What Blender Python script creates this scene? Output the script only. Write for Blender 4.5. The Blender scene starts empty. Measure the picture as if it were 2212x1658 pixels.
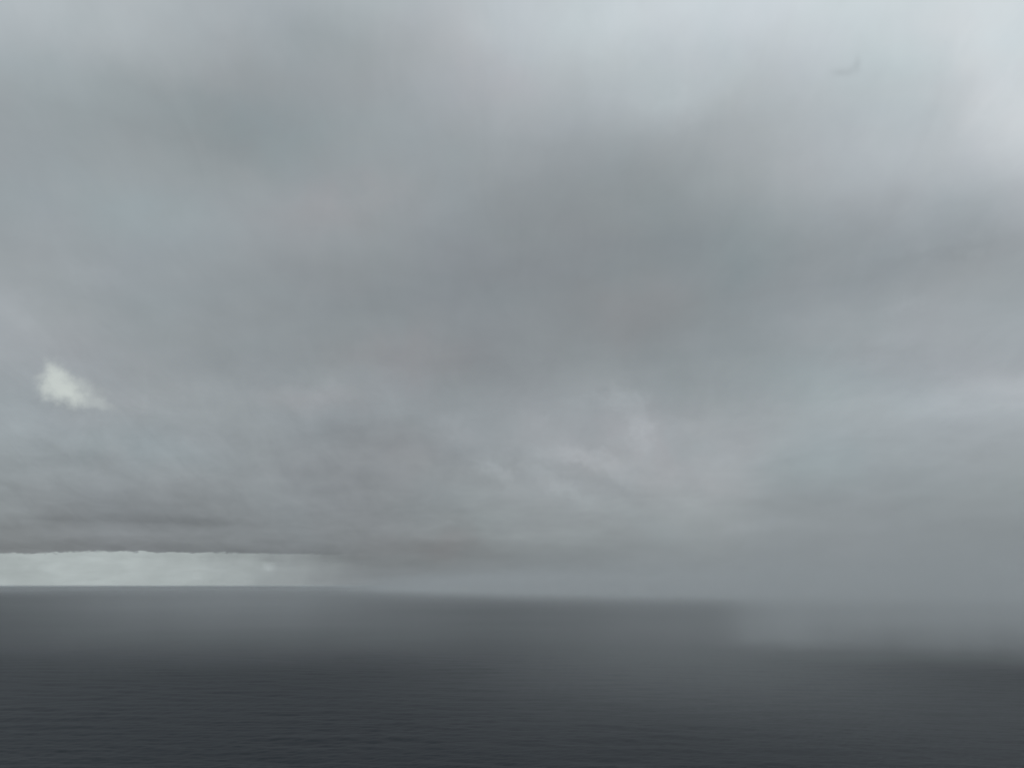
import bpy, math, random
import numpy as np

# ------------------------------------------------------------------ camera
R = math.radians
sc = bpy.context.scene
CAM_H = 60.0
F_PX = 1702.0            # focal length in the 2212 x 1658 view of the photo
CX, CY = 1106.0, 829.0
HORIZON_Y = 1264.0
PITCH = math.atan((HORIZON_Y - CY) / F_PX)      # camera looks up
cd = bpy.data.cameras.new('camera')
cam = bpy.data.objects.new('camera', cd)
sc.collection.objects.link(cam)
cd.sensor_fit = 'HORIZONTAL'
cd.sensor_width = 36.0
cd.lens = F_PX / 2212.0 * 36.0
cd.clip_start = 1.0
cd.clip_end = 200000.0
cam.location = (0, 0, CAM_H)
cam.rotation_euler = (R(90) + PITCH, 0, 0)       # looks along +Y
sc.camera = cam


def sky_dir(px, py):
    """azimuth and elevation (degrees) of a place in the sky, from where it stands in the photo"""
    a = (px - CX) / F_PX
    b = (CY - py) / F_PX
    y = math.cos(PITCH) - b * math.sin(PITCH)
    z = math.sin(PITCH) + b * math.cos(PITCH)
    n = math.sqrt(a * a + y * y + z * z)
    return math.degrees(math.atan2(a, y)), math.degrees(math.asin(z / n))


# ------------------------------------------------------------------ exposure
sc.view_settings.view_transform = 'Standard'
sc.view_settings.look = 'None'
sc.view_settings.exposure = 0.0
sc.view_settings.gamma = 1.0
sc.cycles.volume_bounces = 1
sc.cycles.max_bounces = 6
sc.cycles.volume_max_steps = 128
sc.cycles.volume_step_rate = 1.8
sc.cycles.use_adaptive_sampling = True
sc.cycles.adaptive_threshold = 0.025
sc.cycles.sample_clamp_indirect = 4.0

# ------------------------------------------------------------------ world: overcast sky
SUN_EL, SUN_AZ = 66.0, 50.0                      # sun veiled by cloud, up on the right
world = bpy.data.worlds.new('World')
sc.world = world
world.use_nodes = True
NT = world.node_tree
NT.nodes.clear()


class NB:
    """small helper to write node maths"""
    def __init__(s, tree):
        s.t = tree

    def new(s, kind, **kw):
        n = s.t.nodes.new(kind)
        for k, v in kw.items():
            setattr(n, k, v)
        return n

    def put(s, sock, v):
        if isinstance(v, bpy.types.NodeSocket):
            s.t.links.new(v, sock)
        else:
            sock.default_value = v

    def m(s, op, a, b=None, c=None, clamp=False):
        n = s.new('ShaderNodeMath', operation=op, use_clamp=clamp)
        s.put(n.inputs[0], a)
        if b is not None:
            s.put(n.inputs[1], b)
        if c is not None:
            s.put(n.inputs[2], c)
        return n.outputs[0]

    def v(s, op, a, b=None, c=None, out=0):
        n = s.new('ShaderNodeVectorMath', operation=op)
        s.put(n.inputs[0], a)
        if b is not None:
            s.put(n.inputs[3] if op == 'SCALE' else n.inputs[1], b)
        if c is not None:
            s.put(n.inputs[2], c)
        return n.outputs['Value'] if op in ('DOT_PRODUCT', 'LENGTH') else n.outputs[0]

    def xyz(s, x, y, z=0.0):
        n = s.new('ShaderNodeCombineXYZ')
        for k, q in enumerate((x, y, z)):
            s.put(n.inputs[k], q)
        return n.outputs[0]

    def sep(s, vec):
        n = s.new('ShaderNodeSeparateXYZ')
        s.put(n.inputs[0], vec)
        return n.outputs

    def noise(s, vec, scale, detail=3.0, rough=0.5, dist=0.0):
        n = s.new('ShaderNodeTexNoise')
        n.noise_dimensions = '3D'
        s.put(n.inputs['Vector'], vec)
        n.inputs['Scale'].default_value = scale
        n.inputs['Detail'].default_value = detail
        n.inputs['Roughness'].default_value = rough
        n.inputs['Distortion'].default_value = dist
        return n

    def step(s, x, a, b):
        """smooth step: 0 at a, 1 at b (a may be above b)"""
        n = s.new('ShaderNodeMapRange', interpolation_type='SMOOTHSTEP')
        s.put(n.inputs[0], x)
        if a < b:
            lo, hi, o0, o1 = a, b, 0.0, 1.0
        else:
            lo, hi, o0, o1 = b, a, 1.0, 0.0
        for k, q in ((1, lo), (2, hi), (3, o0), (4, o1)):
            n.inputs[k].default_value = q
        return n.outputs[0]

    def after(s, vec, dep):
        """the same vector, worked out only once dep is known (keeps the shader's memory small)"""
        return s.v('MULTIPLY_ADD', dep, (1e-9, 1e-9, 1e-9), vec)

    def blob(s, vec, cx, cy, rx, ry, rot=0.0):
        """gaussian lump"""
        n = s.new('ShaderNodeMapping', vector_type='TEXTURE')
        s.put(n.inputs['Vector'], vec)
        n.inputs['Location'].default_value = (cx, cy, 0)
        n.inputs['Rotation'].default_value = (0, 0, R(rot))
        n.inputs['Scale'].default_value = (rx, ry, 1)
        return s.m('POWER', math.exp(-1.0), s.v('DOT_PRODUCT', n.outputs[0], n.outputs[0]))


def lin(v):
    v = v / 255.0
    return v / 12.92 if v <= 0.04045 else ((v + 0.055) / 1.055) ** 2.4


# cloud deck brightness as metered over the photograph: rows (y), columns (x)
GX = [0, 221, 442, 664, 885, 1106, 1327, 1548, 1770, 1991, 2212]
GRID = [
    (0,    [184, 180, 175, 172, 178, 193, 200, 202, 203, 204, 206]),
    (100,  [172, 167, 162, 155, 165, 184, 190, 190, 191, 195, 203]),
    (200,  [159, 155, 152, 150, 162, 173, 177, 178, 181, 188, 200]),
    (300,  [155, 151, 147, 150, 158, 158, 154, 162, 173, 183, 196]),
    (400,  [158, 157, 155, 156, 155, 148, 145, 150, 164, 173, 186]),
    (500,  [157, 158, 156, 153, 148, 143, 142, 145, 152, 157, 168]),
    (560,  [157, 157, 153, 149, 144, 141, 141, 143, 146, 148, 155]),
    (620,  [162, 157, 151, 145, 142, 141, 142, 142, 145, 155, 159]),
    (700,  [164, 157, 150, 145, 143, 143, 142, 144, 157, 160, 158]),
    (770,  [160, 156, 151, 147, 144, 146, 144, 145, 154, 160, 164]),
    (840,  [159, 158, 153, 155, 147, 146, 155, 150, 157, 168, 172]),
    (900,  [158, 158, 155, 153, 149, 149, 160, 156, 159, 163, 166]),
    (1000, [152, 155, 151, 143, 142, 156, 158, 158, 156, 158, 156]),
    (1060, [147, 147, 145, 139, 142, 153, 156, 155, 154, 154, 150]),
    (1120, [138, 134, 131, 134, 141, 147, 152, 150, 152, 149, 142]),
    (1160, [136, 138, 136, 133, 133, 143, 147, 147, 148, 142, 138]),
    (1200, [130, 130, 130, 129, 126, 134, 138, 144, 144, 138, 136]),
    (1240, [132, 132, 136, 136, 125, 126, 130, 139, 141, 137, 136]),
    (1264, [134, 134, 138, 138, 124, 122, 126, 136, 139, 134, 135]),
]
GY = np.array([g[0] for g in GRID], float)
GV = np.array([g[1] for g in GRID], float)
GV = 156.0 + (GV - 156.0) * 1.12          # the blending between columns softens the contrast


def metered(px, py):
    px = min(max(px, 0), 2212)
    py = min(max(py, -150), 1264)
    fx = px / 221.2
    i = min(int(fx), 9)
    t = fx - i
    if py < 0:                              # above the frame the deck goes on brightening a little
        row = GV[0] + (-py) * 0.03
    else:
        j = min(int(np.searchsorted(GY, py, side='right')) - 1, len(GY) - 2)
        w = (py - GY[j]) / (GY[j + 1] - GY[j])
        row = GV[j] * (1 - w) + GV[j + 1] * w
    return row[i] * (1 - t) + row[i + 1] * t


def unproject(az, el):
    a, e = R(az), R(el)
    x, y, z = math.sin(a) * math.cos(e), math.cos(a) * math.cos(e), math.sin(e)
    d = y * math.cos(PITCH) + z * math.sin(PITCH)
    u = -y * math.sin(PITCH) + z * math.cos(PITCH)
    return CX + F_PX * x / d, CY - F_PX * u / d


B = NB(NT)
tc = B.new('ShaderNodeTexCoord')
dirv = B.v('NORMALIZE', tc.outputs['Generated'])
dx, dy, dz = B.sep(dirv)
el_raw = B.m('MULTIPLY', B.m('ARCSINE', dz), 57.2958)
az_raw = B.m('MULTIPLY', B.m('ARCTAN2', dx, dy), 57.2958)
# the cloud deck seen as a layer overhead: noise gets flatter towards the horizon
dzc = B.m('ADD', B.m('MAXIMUM', dz, 0.0), 0.13)
deck = B.xyz(B.m('DIVIDE', dx, dzc), B.m('DIVIDE', dy, dzc), 0.0)
azel = B.xyz(az_raw, el_raw, 0.0)

n1 = B.noise(deck, 1.1, 4.0, 0.5)
n1v = B.v('SUBTRACT', n1.outputs['Color'], (0.5, 0.5, 0.5))
n2 = B.noise(azel, 0.16, 4.0, 0.55)
n2v = B.v('SUBTRACT', n2.outputs['Color'], (0.5, 0.5, 0.5))
warp1 = B.v('MULTIPLY', n1v, (9.0, 3.2, 0.0))
warp2 = B.v('MULTIPLY', n2v, (5.0, 2.0, 0.0))
# less bending close to the horizon
wfade = B.m('MULTIPLY_ADD', B.step(el_raw, 0.0, 9.0), 0.88, 0.12)
warp = B.v('SCALE', B.v('ADD', warp1, warp2), wfade)
pw = B.v('ADD', azel, warp)
wx, wy, _ = B.sep(pw)

# columns of the deck, blended with gaussian weights
STEP = 6.0
EL0, EL1 = -1.0, 47.0
t_el = B.m('DIVIDE', B.m('SUBTRACT', wy, EL0), EL1 - EL0, clamp=True)
stops_el = [-1, 0, 0.7, 1.5, 2.3, 3.2, 4.2, 5.3, 6.5, 8, 9.5, 11, 12.7, 14.5, 16.3, 18, 20, 22, 24.3, 26.6, 29, 31.5,
            34, 36.5, 39, 42, 47]
num = None
den = None
for k in range(-8, 9):
    az = k * STEP
    ramp = B.new('ShaderNodeValToRGB')
    ramp.color_ramp.interpolation = 'LINEAR'
    els = ramp.color_ramp.elements
    while len(els) < len(stops_el):
        els.new(0.5)
    for q, e in enumerate(stops_el):
        els[q].position = (e - EL0) / (EL1 - EL0)
    for q, e in enumerate(stops_el):
        px, py = unproject(az, max(e, 0))
        g = lin(metered(px, py))
        els[q].color = (g, g, g, 1)
    wxk = wx
    if den is not None:
        wxk = B.m('MULTIPLY_ADD', B.m('ADD', den, num), 1e-9, wx)
        B.put(ramp.inputs[0], B.m('MULTIPLY_ADD', B.m('ADD', den, num), 1e-9, t_el))
    else:
        NT.links.new(t_el, ramp.inputs[0])
    q = B.m('DIVIDE', B.m('SUBTRACT', wxk, az), STEP * 0.85)
    w = B.m('ADD', B.m('POWER', math.exp(-1.0), B.m('MULTIPLY', q, q)), 1e-5)
    num = B.m('MULTIPLY', w, ramp.outputs[0]) if num is None else B.m('MULTIPLY_ADD', w, ramp.outputs[0], num)
    den = w if den is None else B.m('ADD', den, w)
lum = B.m('DIVIDE', num, den)

# billows and streaks in the deck
d1 = B.noise(deck, 2.3, 6.0, 0.55, 0.2)
# features shrink towards the horizon: stretch elevation logarithmically
lel = B.m('MULTIPLY', B.m('LOGARITHM', B.m('ADD', B.m('MAXIMUM', el_raw, -0.5), 1.6), math.e), 5.5)
persp = B.xyz(B.m('DIVIDE', az_raw, B.m('MULTIPLY_ADD', el_raw, 0.10, 2.6)), lel, 0.0)
d2 = B.noise(persp, 0.33, 8.0, 0.58, 0.5)
d3 = B.noise(B.v('MULTIPLY', persp, (1.7, 1.0, 1.0)), 0.9, 6.0, 0.6, 0.8)
near_h = B.step(el_raw, 22.0, 6.0)
det = B.m('MULTIPLY', B.m('SUBTRACT', d1.outputs['Fac'], 0.5), 0.22)
det2 = B.m('MULTIPLY', B.m('SUBTRACT', d2.outputs['Fac'], 0.5), B.m('MULTIPLY_ADD', near_h, 0.30, 0.14))
left_h = B.m('MULTIPLY', B.step(az_raw, 12.0, -22.0), B.step(el_raw, 20.0, 5.0))
det3 = B.m('MULTIPLY', B.m('SUBTRACT', d3.outputs['Fac'], 0.5), B.m('MULTIPLY_ADD', left_h, 0.20, 0.10))
mod = B.m('ADD', B.m('ADD', B.m('ADD', det, det2), det3), 1.0)

# individual lumps: centre in the photo, half sizes, tilt, strength
fray = B.noise(azel, 1.1, 5.0, 0.6)
frayv = B.v('MULTIPLY', B.v('SUBTRACT', fray.outputs['Color'], (0.5, 0.5, 0.5)), (3.2, 2.2, 0.0))
frayv = B.v('MULTIPLY', frayv, B.xyz(1.0, B.m('MULTIPLY_ADD', B.step(el_raw, 0.0, 12.0), 0.85, 0.12), 0.0))
pf = B.v('ADD', azel, frayv)
DEG = 57.2958 / F_PX * 0.97
LUMPS = [   # px, py, rx, ry, tilt, gain
    (1072, 1018, 42, 20, -20, 0.18), (1215, 1052, 80, 20, -28, 0.14), (1300, 1000, 120, 22, -25, 0.09),
    (1385, 925, 24, 60, 12, 0.11), (1330, 862, 60, 22, 0, 0.09), (1260, 985, 90, 16, -8, 0.09), (1130, 985, 70, 14, -20, -0.06), (1330, 1050, 70, 14, -35, -0.05),
    (985, 930, 60, 20, -30, 0.06), (960, 1000, 50, 40, 0, -0.05), (1620, 880, 80, 30, -20, 0.03),
    (1160, 905, 40, 20, -30, 0.05), (1180, 1158, 130, 14, 0, 0.05), (1630, 1136, 55, 14, 4, 0.08),
    (680, 850, 110, 24, 4, 0.09), (720, 935, 130, 34, -4, -0.06), (1480, 1075, 200, 30, 5, 0.03),
    (940, 1182, 100, 20, -1, -0.11), (700, 1205, 70, 14, 0, -0.07), (300, 1124, 190, 9, 1, -0.06),
    (290, 1112, 220, 22, 1, -0.04), (330, 1150, 170, 7, 2, 0.06), (490, 1120, 22, 12, 0, 0.09),
    (300, 1180, 330, 9, 0, -0.06), (80, 1180, 120, 12, 0, -0.04), (45, 1105, 60, 14, 0, 0.04),
    (200, 600, 60, 22, 0, 0.05), (25, 660, 50, 40, 0, 0.06), (150, 990, 90, 18, 0, -0.06),
    (1560, 1000, 120, 40, -20, 0.03), (2060, 1220, 130, 30, 0, -0.05), (1010, 1195, 120, 30, 0, -0.04),
    (1450, 960, 210, 110, 0, 0.06), (1340, 850, 40, 30, 0, 0.06), (1250, 560, 330, 90, 3, -0.02), (1420, 700, 130, 60, 10, -0.03),
    (1060, 540, 110, 60, 0, 0.035), (1420, 560, 150, 90, 0, -0.02), (1560, 640, 90, 70, 0, -0.02),
    (520, 275, 200, 80, -6, -0.06), (250, 60, 260, 60, -8, 0.04), (700, 600, 160, 60, -20, -0.02), (1290, 70, 170, 50, 0, 0.05), (2170, 230, 70, 160, 8, 0.06), (1010, 420, 170, 40, 28, 0.03),
    (760, 440, 140, 30, 12, 0.04), (900, 780, 200, 26, 0, -0.04), (2120, 850, 140, 26, 4, 0.05), (2050, 545, 130, 16, 0, -0.05),
    (1900, 760, 120, 18, 0, -0.04), (330, 900, 90, 24, -10, -0.03), (60, 1010, 60, 20, 0, -0.04), (600, 1010, 60, 26, 30, 0.03),
    (110, 845, 110, 60, 0, 0.05), (390, 1060, 110, 22, 0, -0.04), (820, 1050, 90, 60, 0, -0.04), (850, 1090, 130, 30, 0, -0.03),
    (1475, 225, 90, 30, 10, 0.05), (1960, 655, 60, 14, 12, 0.05), (1700, 700, 60, 22, 0, 0.03),
    (480, 1128, 60, 6, 0, -0.05), (150, 880, 70, 14, -5, -0.08), (310, 862, 22, 11, -35, 0.05),
]
lumps = None
for (px, py, rx, ry, tilt, gain) in LUMPS:
    a, e = sky_dir(px, py)
    g = B.m('MULTIPLY', B.blob(pf if lumps is None else B.after(pf, lumps), a, e, rx * DEG, ry * DEG, tilt), gain)
    lumps = g if lumps is None else B.m('ADD', lumps, g)
# a faint darker curl of scud high on the right
for (px, py, rx, ry, tilt, gain) in [(1816, 157, 19, 7, -12, -0.09), (1838, 152, 12, 8, 35, -0.06), (1852, 139, 8, 15, -12, -0.09)]:
    a, e = sky_dir(px, py)
    lumps = B.m('ADD', lumps, B.m('MULTIPLY', B.blob(B.after(azel, lumps), a, e, rx * DEG, ry * DEG, tilt), gain))


def shelf(py, px0, px1, soft, gain, fall, rough, freq):
    # flat cloud base: crisp ragged underside, shade fading upwards
    e = sky_dir((px0 + px1) / 2, py)[1]
    a0, a1 = sky_dir(px0, py)[0], sky_dir(px1, py)[0]
    ae = B.after(azel, lumps)
    nn = B.noise(B.v('ADD', B.v('MULTIPLY', ae, (freq, 1.2, 1.0)), (py * 0.37, 0, 0)), 1.0, 6.0, 0.6)
    ax, ey, _ = B.sep(ae)
    d = B.m('SUBTRACT', ey, B.m('MULTIPLY_ADD', B.m('SUBTRACT', nn.outputs['Fac'], 0.5), rough, e))
    shade = B.m('MULTIPLY', B.step(d, -0.05, soft), B.m('POWER', math.exp(-1.0), B.m('DIVIDE', B.m('MAXIMUM', d, 0.0), fall)))
    m = B.m('MULTIPLY', B.step(ax, a0 - 2.5, a0 + 2.5), B.step(ax, a1 + 3.0, a1 - 3.0))
    return B.m('MULTIPLY', B.m('MULTIPLY', shade, m), gain)


for args in [(1131, 60, 480, 0.25, -0.07, 0.7, 0.5, 0.35), (1190, -300, 640, 0.12, -0.08, 0.6, 0.5, 0.5),
             (1214, 640, 800, 0.3, -0.06, 0.6, 0.3, 0.5), (1060, 250, 600, 0.9, -0.02, 1.5, 1.0, 0.25),
             (1168, 900, 1500, 0.3, 0.035, 1.0, 0.3, 0.3)]:
    lumps = B.m('ADD', lumps, shelf(*args))
lum = B.m('MULTIPLY', lum, B.m('ADD', mod, lumps))

# colour drift of the grey: greenish, bluish, warm patches
azel = B.after(azel, lum)
tn = B.noise(B.v('MULTIPLY', azel, (0.075, 0.11, 1.0)), 1.0, 3.0, 0.55, 0.3)
tr, tg, tb = B.sep(tn.outputs['Color'])
tint = B.xyz(B.m('MULTIPLY_ADD', B.m('SUBTRACT', tr, 0.5), 0.09, 0.935),
             B.m('MULTIPLY_ADD', B.m('SUBTRACT', tg, 0.5), 0.035, 1.027),
             B.m('MULTIPLY_ADD', B.m('SUBTRACT', tb, 0.5), 0.06, 1.075))
# places where the grey is warmer (+) or bluer (-)
warm = None
for (px, py, rx, ry, tilt, gain) in [(880, 770, 170, 60, 0, 0.9), (680, 850, 110, 34, 0, 0.7), (730, 430, 170, 70, 20, 0.8), (2120, 160, 120, 200, 0, 0.7),
                                     (1420, 960, 260, 120, 0, 0.8), (1350, 670, 160, 70, 0, 0.7), (1030, 130, 150, 90, -35, 0.5), (860, 1000, 140, 80, 0, 0.5),
                                     (560, 290, 230, 70, 0, -0.8), (1580, 560, 120, 150, 0, -0.8), (1760, 830, 170, 60, 0, -0.6), (110, 180, 160, 60, 0, -0.3),
                                     (300, 450, 260, 60, 0, -0.5), (950, 1180, 120, 30, 0, 0.8), (1750, 1000, 160, 90, 0, -0.6), (300, 960, 160, 40, 0, -0.5)]:
    a, e = sky_dir(px, py)
    g = B.m('MULTIPLY', B.blob(B.v('ADD', B.v('SCALE', n2v, 5.0), B.after(azel, lum if warm is None else warm)), a, e, rx * DEG, ry * DEG, tilt), gain)
    warm = g if warm is None else B.m('ADD', warm, g)
tint = B.v('MULTIPLY', tint, B.v('ADD', (1.0, 1.0, 1.0), B.v('SCALE', (0.048, -0.019, -0.026), warm)))
cloud = B.v('SCALE', tint, B.m('MULTIPLY', lum, 1.015))

# clear strip under the cloud base, low on the left
azel = B.after(azel, lum)
az_raw, el_raw, _ = B.sep(azel)
e_edge = sky_dir(300, 1191)[1]
en = B.noise(B.v('MULTIPLY', azel, (1.7, 4.5, 1.0)), 1.0, 6.0, 0.7, 0.0)
en2 = B.noise(B.v('MULTIPLY', azel, (0.17, 0.4, 1.0)), 1.0, 3.0, 0.6, 0.5)
ragged = B.m('MULTIPLY_ADD', B.step(en2.outputs['Fac'], 0.40, 0.62), 0.75, 0.16)
edge = B.m('MULTIPLY_ADD', B.m('SUBTRACT', en.outputs['Fac'], 0.5), ragged, e_edge)
edge = B.m('ADD', edge, B.m('MULTIPLY', B.m('SUBTRACT', en2.outputs['Fac'], 0.5), 0.16))
edge = B.m('SUBTRACT', edge, B.m('MULTIPLY', B.step(az_raw, -27.0, -31.5), 0.22))
gap = B.step(B.m('SUBTRACT', edge, el_raw), -0.06, 0.08)
sn = B.noise(B.v('MULTIPLY', azel, (0.55, 0.28, 1.0)), 1.0, 4.0, 0.5, 0.6)     # rain streaks in the strip
fade = B.step(B.m('MULTIPLY_ADD', B.m('SUBTRACT', sn.outputs['Fac'], 0.5), 9.0, az_raw), -10.5, -26.5)
fade2 = B.step(az_raw, -8.0, -16.0)
gn = B.noise(B.v('MULTIPLY', azel, (0.5, 1.6, 1.0)), 1.0, 5.0, 0.6, 0.3)
gl = B.m('MULTIPLY_ADD', B.m('SUBTRACT', gn.outputs['Fac'], 0.5), 0.17, lin(180))
gl = B.m('MULTIPLY', gl, B.m('MULTIPLY_ADD', B.blob(azel, -34.5, 1.2, 2.4, 1.6, 20), -0.10, 1.0))
gapcol = B.v('SCALE', (0.925, 1.03, 1.03), gl)
gm = B.m('MULTIPLY', gap, B.m('MULTIPLY_ADD', fade, 0.75, B.m('MULTIPLY', fade2, 0.25)))
mx = B.new('ShaderNodeMix', data_type='RGBA')
B.put(mx.inputs['Factor'], gm)
B.put(mx.inputs[6], cloud)
B.put(mx.inputs[7], gapcol)
col = mx.outputs[2]

azel = B.after(azel, gm)
# ragged hole letting brighter cloud through, left of the middle
hn = B.noise(azel, 0.8, 8.0, 0.66)
hv = B.v('ADD', azel, B.v('MULTIPLY', B.v('SUBTRACT', hn.outputs['Color'], (0.5, 0.5, 0.5)), (1.9, 1.7, 0.0)))


def lump(vec, px, py, rx, ry, tilt):
    a, e = sky_dir(px, py)
    return B.blob(vec, a, e, rx * DEG, ry * DEG, tilt)


core = B.m('ADD', B.m('MULTIPLY', lump(hv, 150, 858, 30, 24, -20), 0.5), B.m('ADD', lump(hv, 134, 838, 40, 34, -6), B.m('MULTIPLY', lump(hv, 112, 800, 22, 30, -8), 0.85)))
tail = B.m('ADD', B.m('MULTIPLY', lump(hv, 200, 868, 44, 12, -16), 0.75), B.m('MULTIPLY', lump(hv, 186, 832, 34, 20, -24), 0.6))
hole = B.m('ADD', B.m('MULTIPLY', B.step(core, 0.14, 1.6), 0.95), B.m('MULTIPLY', B.step(tail, 0.03, 1.0), 0.34), clamp=True)
mx2 = B.new('ShaderNodeMix', data_type='RGBA')
B.put(mx2.inputs['Factor'], hole)
B.put(mx2.inputs[6], col)
B.put(mx2.inputs[7], B.v('SCALE', (0.955, 1.03, 0.98), lin(206)))
col = mx2.outputs[2]
# small bright puff inside the strip and a dark scrap above it
hv2 = B.v('ADD', azel, B.v('MULTIPLY', B.v('SUBTRACT', B.noise(azel, 2.4, 4.0, 0.6).outputs['Color'], (0.5, 0.5, 0.5)), (1.2, 0.5, 0.0)))
pb = B.m('ADD', B.m('MULTIPLY', lump(hv2, 580, 1224, 14, 7, 0), 0.20), B.m('MULTIPLY', lump(hv2, 605, 1229, 40, 5, 0), 0.07))
pd = B.m('ADD', B.m('MULTIPLY', lump(hv2, 578, 1209, 12, 4, 0), -0.12), B.m('MULTIPLY', lump(hv2, 45, 1240, 60, 22, -20), -0.10))
pd = B.m('ADD', pd, B.m('MULTIPLY', lump(hv2, 735, 1202, 65, 10, 0), -0.13))
pd = B.m('ADD', pd, B.m('MULTIPLY', lump(hv2, 470, 1200, 170, 8, 0), -0.10))
col = B.v('SCALE', col, B.m('ADD', B.m('ADD', pb, pd), 1.0))

sky = B.new('ShaderNodeTexSky', sky_type='NISHITA', sun_disc=False)
sky.sun_elevation = R(SUN_EL)
sky.sun_rotation = R(SUN_AZ)
sky.altitude = CAM_H
sky.air_density = 1.0
sky.dust_density = 3.0
STR = 0.1
skymix = B.new('ShaderNodeMix', data_type='RGBA')
skymix.inputs['Factor'].default_value = 0.97      # nearly closed cloud cover
B.put(skymix.inputs[6], sky.outputs[0])
B.put(skymix.inputs[7], B.v('SCALE', col, 1.0 / STR))
bg = B.new('ShaderNodeBackground')
bg.inputs['Strength'].default_value = STR
B.put(bg.inputs['Color'], skymix.outputs[2])
wo = B.new('ShaderNodeOutputWorld')
NT.links.new(bg.outputs[0], wo.inputs['Surface'])
world.cycles.sampling_method = 'MANUAL'
world.cycles.sample_map_resolution = 256

# ------------------------------------------------------------------ sun behind the overcast
ld = bpy.data.lights.new('sun', 'SUN')
ld.energy = 0.5
ld.angle = R(45)
ld.color = (1.0, 0.97, 0.93)
sun = bpy.data.objects.new('sun', ld)
sc.collection.objects.link(sun)
sun.rotation_euler = (R(90 - SUN_EL), 0, R(180 - SUN_AZ))   # shines down from azimuth SUN_AZ east of +Y
sun.location = (300, 400, 600)

# ------------------------------------------------------------------ the sea
FAR = 60000.0
rng = np.random.default_rng(11)


def build_sea():
    # rings evenly spread in angle below the horizon, so far swell gets as many rings as near swell
    near = np.linspace(5.0, 200.0, 12)
    inv = np.linspace(1.0 / 215.0, 1.0 / 9000.0, 760)
    mid = 1.0 / inv
    far = np.geomspace(9600.0, FAR, 24)
    rad = np.concatenate([near, mid, far])
    az = np.concatenate([np.linspace(-180, -50, 34)[:-1], np.linspace(-50, 50, 2300), np.linspace(50, 180, 34)[1:-1]])
    azr = np.radians(az)
    RR, AA = np.meshgrid(rad, azr, indexing='ij')
    X = RR * np.sin(AA)
    Y = RR * np.cos(AA)
    Z = np.zeros_like(X)
    dr = np.gradient(rad)[:, None] * np.ones_like(X)
    da = np.gradient(azr)[None, :] * RR
    # wind sea and swell: long crests lying across the view, falling slightly to the right
    n = 110
    for i in range(n):
        lam = 1.3 * (34.0 / 1.3) ** rng.random()
        spread = 0.34 if lam > 12 else 0.62
        th = math.radians(80.0) + rng.normal(0, spread)
        kx, ky = math.cos(th), math.sin(th)
        k = 2 * math.pi / lam
        slope = 0.0115 if lam > 8 else 0.019
        amp = slope / k
        # leave out waves the rings are too coarse for
        sp = np.abs(np.sin(AA) * kx + np.cos(AA) * ky) * dr + np.abs(np.cos(AA) * kx - np.sin(AA) * ky) * da
        w = np.clip(1.4 - sp / (lam * 0.32), 0, 1)
        Z += amp * w * (0.6 + 0.8 * np.sin(X * rng.normal(0, 0.02) + Y * rng.normal(0, 0.02) + rng.random() * 6.28)) * np.sin(k * (X * kx + Y * ky) + rng.random() * 6.2832)
    # gusts: calmer and rougher lanes
    nr, na = X.shape
    co = np.stack([X, Y, Z], -1).reshape(-1, 3).astype(np.float32)
    co = np.vstack([co, [[0, 0, 0]]]).astype(np.float32)
    i = np.arange(nr - 1)[:, None] * na
    j = np.arange(na)[None, :]
    j2 = (j + 1) % na
    quads = np.stack([i + j, i + j2, i + na + j2, i + na + j], -1).reshape(-1, 4)
    quads = quads[:, ::-1]
    centre = len(co) - 1
    tris = np.stack([np.full(na, centre), (np.arange(na) + 1) % na, np.arange(na)], -1)
    me = bpy.data.meshes.new('water')
    me.vertices.add(len(co))
    me.vertices.foreach_set('co', co.ravel())
    nl = quads.size + tris.size
    me.loops.add(nl)
    me.loops.foreach_set('vertex_index', np.concatenate([quads.ravel(), tris.ravel()]).astype(np.int32))
    me.polygons.add(len(quads) + len(tris))
    starts = np.concatenate([np.arange(len(quads)) * 4, quads.size + np.arange(len(tris)) * 3]).astype(np.int32)
    me.polygons.foreach_set('loop_start', starts)
    me.update(calc_edges=True)
    me.validate()
    me.polygons.foreach_set('use_smooth', np.ones(len(me.polygons), bool))
    if me.polygons[0].normal.z < 0:
        me.flip_normals()
    me.update()
    o = bpy.data.objects.new('water', me)
    sc.collection.objects.link(o)
    return o


water = build_sea()
water['kind'] = 'structure'
water['label'] = 'dark slate grey sea with low rippled swell reaching the horizon'
water['category'] = 'sea'

wm = bpy.data.materials.new('sea_water')
wm.use_nodes = True
wt = wm.node_tree
wt.nodes.clear()
W = NB(wt)
geo = W.new('ShaderNodeNewGeometry')
pos = geo.outputs['Position']
bs = W.new('ShaderNodeBsdfPrincipled')
bs.inputs['Base Color'].default_value = (0.0016, 0.005, 0.0105, 1)
bs.inputs['IOR'].default_value = 1.30
bs.inputs['Specular Tint'].default_value = (0.90, 0.96, 1.0, 1)
gust = W.noise(W.v('MULTIPLY', pos, (0.0022, 0.0035, 0.0)), 1.0, 4.0, 0.55, 0.4)
W.put(bs.inputs['Roughness'], W.m('MULTIPLY_ADD', W.m('SUBTRACT', gust.outputs['Fac'], 0.5), 0.14, 0.50))
rip = W.noise(W.v('MULTIPLY', pos, (0.28, 0.75, 0.0)), 1.0, 5.0, 0.6, 0.3)
bump = W.new('ShaderNodeBump')
bump.inputs['Strength'].default_value = 0.5
bump.inputs['Distance'].default_value = 0.25
W.put(bump.inputs['Height'], rip.outputs['Fac'])
wt.links.new(bump.outputs[0], bs.inputs['Normal'])
om = W.new('ShaderNodeOutputMaterial')
wt.links.new(bs.outputs[0], om.inputs['Surface'])
water.data.materials.append(wm)


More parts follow.
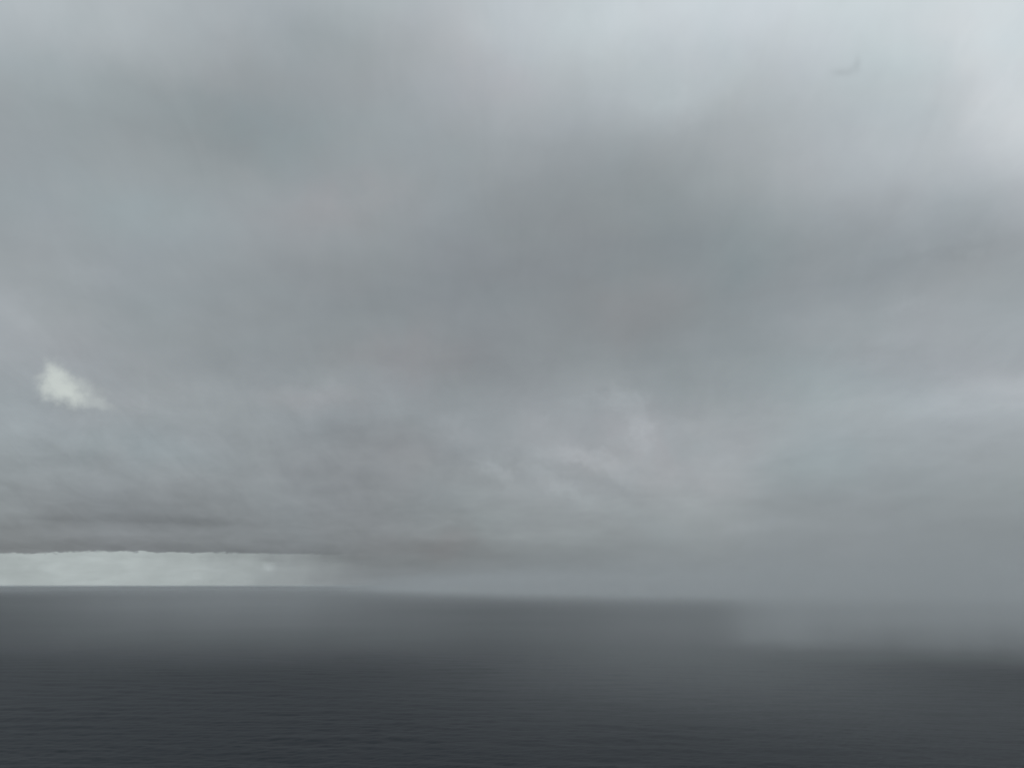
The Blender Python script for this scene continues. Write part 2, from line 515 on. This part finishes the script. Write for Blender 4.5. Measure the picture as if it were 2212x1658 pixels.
# ------------------------------------------------------------------ haze and drifting mist
def box(name, x0, x1, y0, y1, z0, z1):
    me = bpy.data.meshes.new(name)
    v = [(x, y, z) for z in (z0, z1) for y in (y0, y1) for x in (x0, x1)]
    f = [(0, 2, 3, 1), (4, 5, 7, 6), (0, 1, 5, 4), (2, 6, 7, 3), (0, 4, 6, 2), (1, 3, 7, 5)]
    me.from_pydata(v, [], f)
    me.update()
    o = bpy.data.objects.new(name, me)
    sc.collection.objects.link(o)
    return o


hz = box('haze', -FAR - 500, FAR + 500, -FAR - 500, FAR + 500, -3.0, CAM_H + 3)
hz['kind'] = 'stuff'
hz['label'] = 'thin grey sea haze fading the water towards the horizon'
hz['category'] = 'haze'
hm = bpy.data.materials.new('thin_haze')
hm.use_nodes = True
hm.node_tree.nodes.clear()
H = NB(hm.node_tree)
pv = H.new('ShaderNodeVolumePrincipled')
pv.inputs['Color'].default_value = (0.90, 0.94, 0.96, 1)
pv.inputs['Density'].default_value = 3e-5
ho = H.new('ShaderNodeOutputMaterial')
hm.node_tree.links.new(pv.outputs[0], ho.inputs['Volume'])
hz.data.materials.append(hm)

# low rain mist lying on the sea; it hides the horizon from the middle to the right
def mist(name, label, bounds, density, colour):
    o = box(name, *bounds)
    o['kind'] = 'stuff'
    o['label'] = label
    o['category'] = 'mist'
    mat = bpy.data.materials.new(name)
    mat.use_nodes = True
    mat.node_tree.nodes.clear()
    M = NB(mat.node_tree)
    pos = M.new('ShaderNodeNewGeometry').outputs['Position']
    x, y, z = M.sep(pos)
    d = density(M, pos, x, y, z)
    x0, x1, y0, y1, z0, z1 = bounds
    ex, ey = (x1 - x0) * 0.07, (y1 - y0) * 0.07          # nothing left at the sides of the box
    for q, a, b in ((x, x0 + 1, x0 + ex), (x, x1 - 1, x1 - ex), (y, y0 + 1, y0 + ey), (y, y1 - 1, y1 - ey)):
        d = M.m('MULTIPLY', d, M.step(q, a, b))
    v = M.new('ShaderNodeVolumePrincipled')
    v.inputs['Color'].default_value = colour
    M.put(v.inputs['Density'], d)
    out = M.new('ShaderNodeOutputMaterial')
    mat.node_tree.links.new(v.outputs[0], out.inputs['Volume'])
    o.data.materials.append(mat)
    return o


def bank_density(M, pos, x, y, z):
    nz = M.noise(M.xyz(x, y, M.m('MULTIPLY', z, 3.0)), 0.0016, 3.0, 0.55)
    nf = M.m('SUBTRACT', nz.outputs['Fac'], 0.5)
    front = M.step(M.m('MULTIPLY_ADD', nf, 900.0, y), 1100.0, 3500.0)
    side = M.step(M.m('MULTIPLY_ADD', y, 0.17, M.m('MULTIPLY_ADD', nf, 500.0, x)), -420.0, 1700.0)
    thick = M.m('MULTIPLY', M.m('MULTIPLY', front, side), 0.00095)
    thick = M.m('MULTIPLY', thick, M.step(z, 205.0, 60.0))
    veil = M.m('MULTIPLY', M.step(M.m('MULTIPLY_ADD', nf, 300.0, y), 3700.0, 4500.0), 0.00009)
    veil = M.m('MULTIPLY', veil, M.step(z, 57.0, 30.0))
    return M.m('ADD', thick, veil)


def patches(M, pos, x, y, z, items, warp, scale, rag, top, low=0.35):
    nz = M.noise(M.xyz(x, y, M.m('MULTIPLY', z, 0.8)), scale, 2.0, 0.6)
    nw = M.v('ADD', M.xyz(x, y, 0.0), M.v('MULTIPLY', M.v('SUBTRACT', nz.outputs['Color'], (0.5, 0.5, 0.5)), (warp, warp, 0.0)))
    dens = None
    for (px, py, rx, ry, rot, d) in items:
        g = M.m('MULTIPLY', M.blob(nw, px, py, rx, ry, rot), d)
        dens = g if dens is None else M.m('ADD', dens, g)
    sh = M.noise(M.xyz(x, y, M.m('MULTIPLY', z, 0.12)), scale * 2.6, 2.0, 0.6)         # upright shafts
    dens = M.m('MULTIPLY', dens, M.m('MULTIPLY_ADD', M.m('SUBTRACT', sh.outputs['Fac'], 0.5), rag, 1.0))
    dens = M.m('MAXIMUM', dens, 0.0)
    return M.m('MULTIPLY', dens, M.step(z, top, top * low))


mist('mist_bank', 'pale grey bank of rain mist hiding the horizon from the middle to the right',
     (-6500, 9000, 1200, 12000, -2.5, 210.0), bank_density, (0.90, 0.93, 0.945, 1))
mist('rain_curtain', 'pale ragged curtain of rain mist reaching lowest over the sea on the right',
     (100, 1400, 440, 1900, -2.4, 190.0),
     lambda M, p, x, y, z: patches(M, p, x, y, z, [
         (470, 810, 130, 160, -20, 0.0024), (280, 840, 44, 100, -15, 0.0036), (370, 680, 95, 100, -25, 0.0014), (345, 900, 70, 110, 0, 0.0014),
         (600, 1150, 200, 260, -15, 0.0016), (1000, 1450, 250, 200, 0, 0.0014)], 150.0, 0.006, 3.0, 188.0),
     (0.90, 0.93, 0.945, 1))
mist('thin_mist', 'thin pale veil of drifting mist lying low over the dark sea on the left',
     (-1700, 40, 450, 3600, -2.3, 62.0),
     lambda M, p, x, y, z: patches(M, p, x, y, z, [
         (-820, 2200, 330, 600, 0, 0.0002), (-370, 1130, 180, 240, 8, 0.0006), (-580, 1550, 260, 300, 8, 0.0002), (-330, 780, 260, 170, 0, 0.0005), (-150, 700, 170, 180, 0, 0.0004)],
         300.0, 0.004, 2.0, 60.0, 0.75),
     (0.90, 0.93, 0.945, 1))
mist('thin_mist', 'very thin pale veil of mist over the middle of the sea in front of the dark band, partly added to imitate sky sheen on the water',
     (-500, 700, 180, 1900, -2.2, 112.0),
     lambda M, p, x, y, z: patches(M, p, x, y, z, [
         (230, 900, 180, 230, 0, 0.0004), (95, 420, 100, 140, -10, 0.0011), (130, 640, 130, 150, -10, 0.0004), (-100, 850, 190, 300, 0, 0.00025)], 120.0, 0.005, 1.0, 110.0, 0.6),  # near patches added to brighten the water, imitating the sheen of reflected sky
     (0.90, 0.93, 0.945, 1))
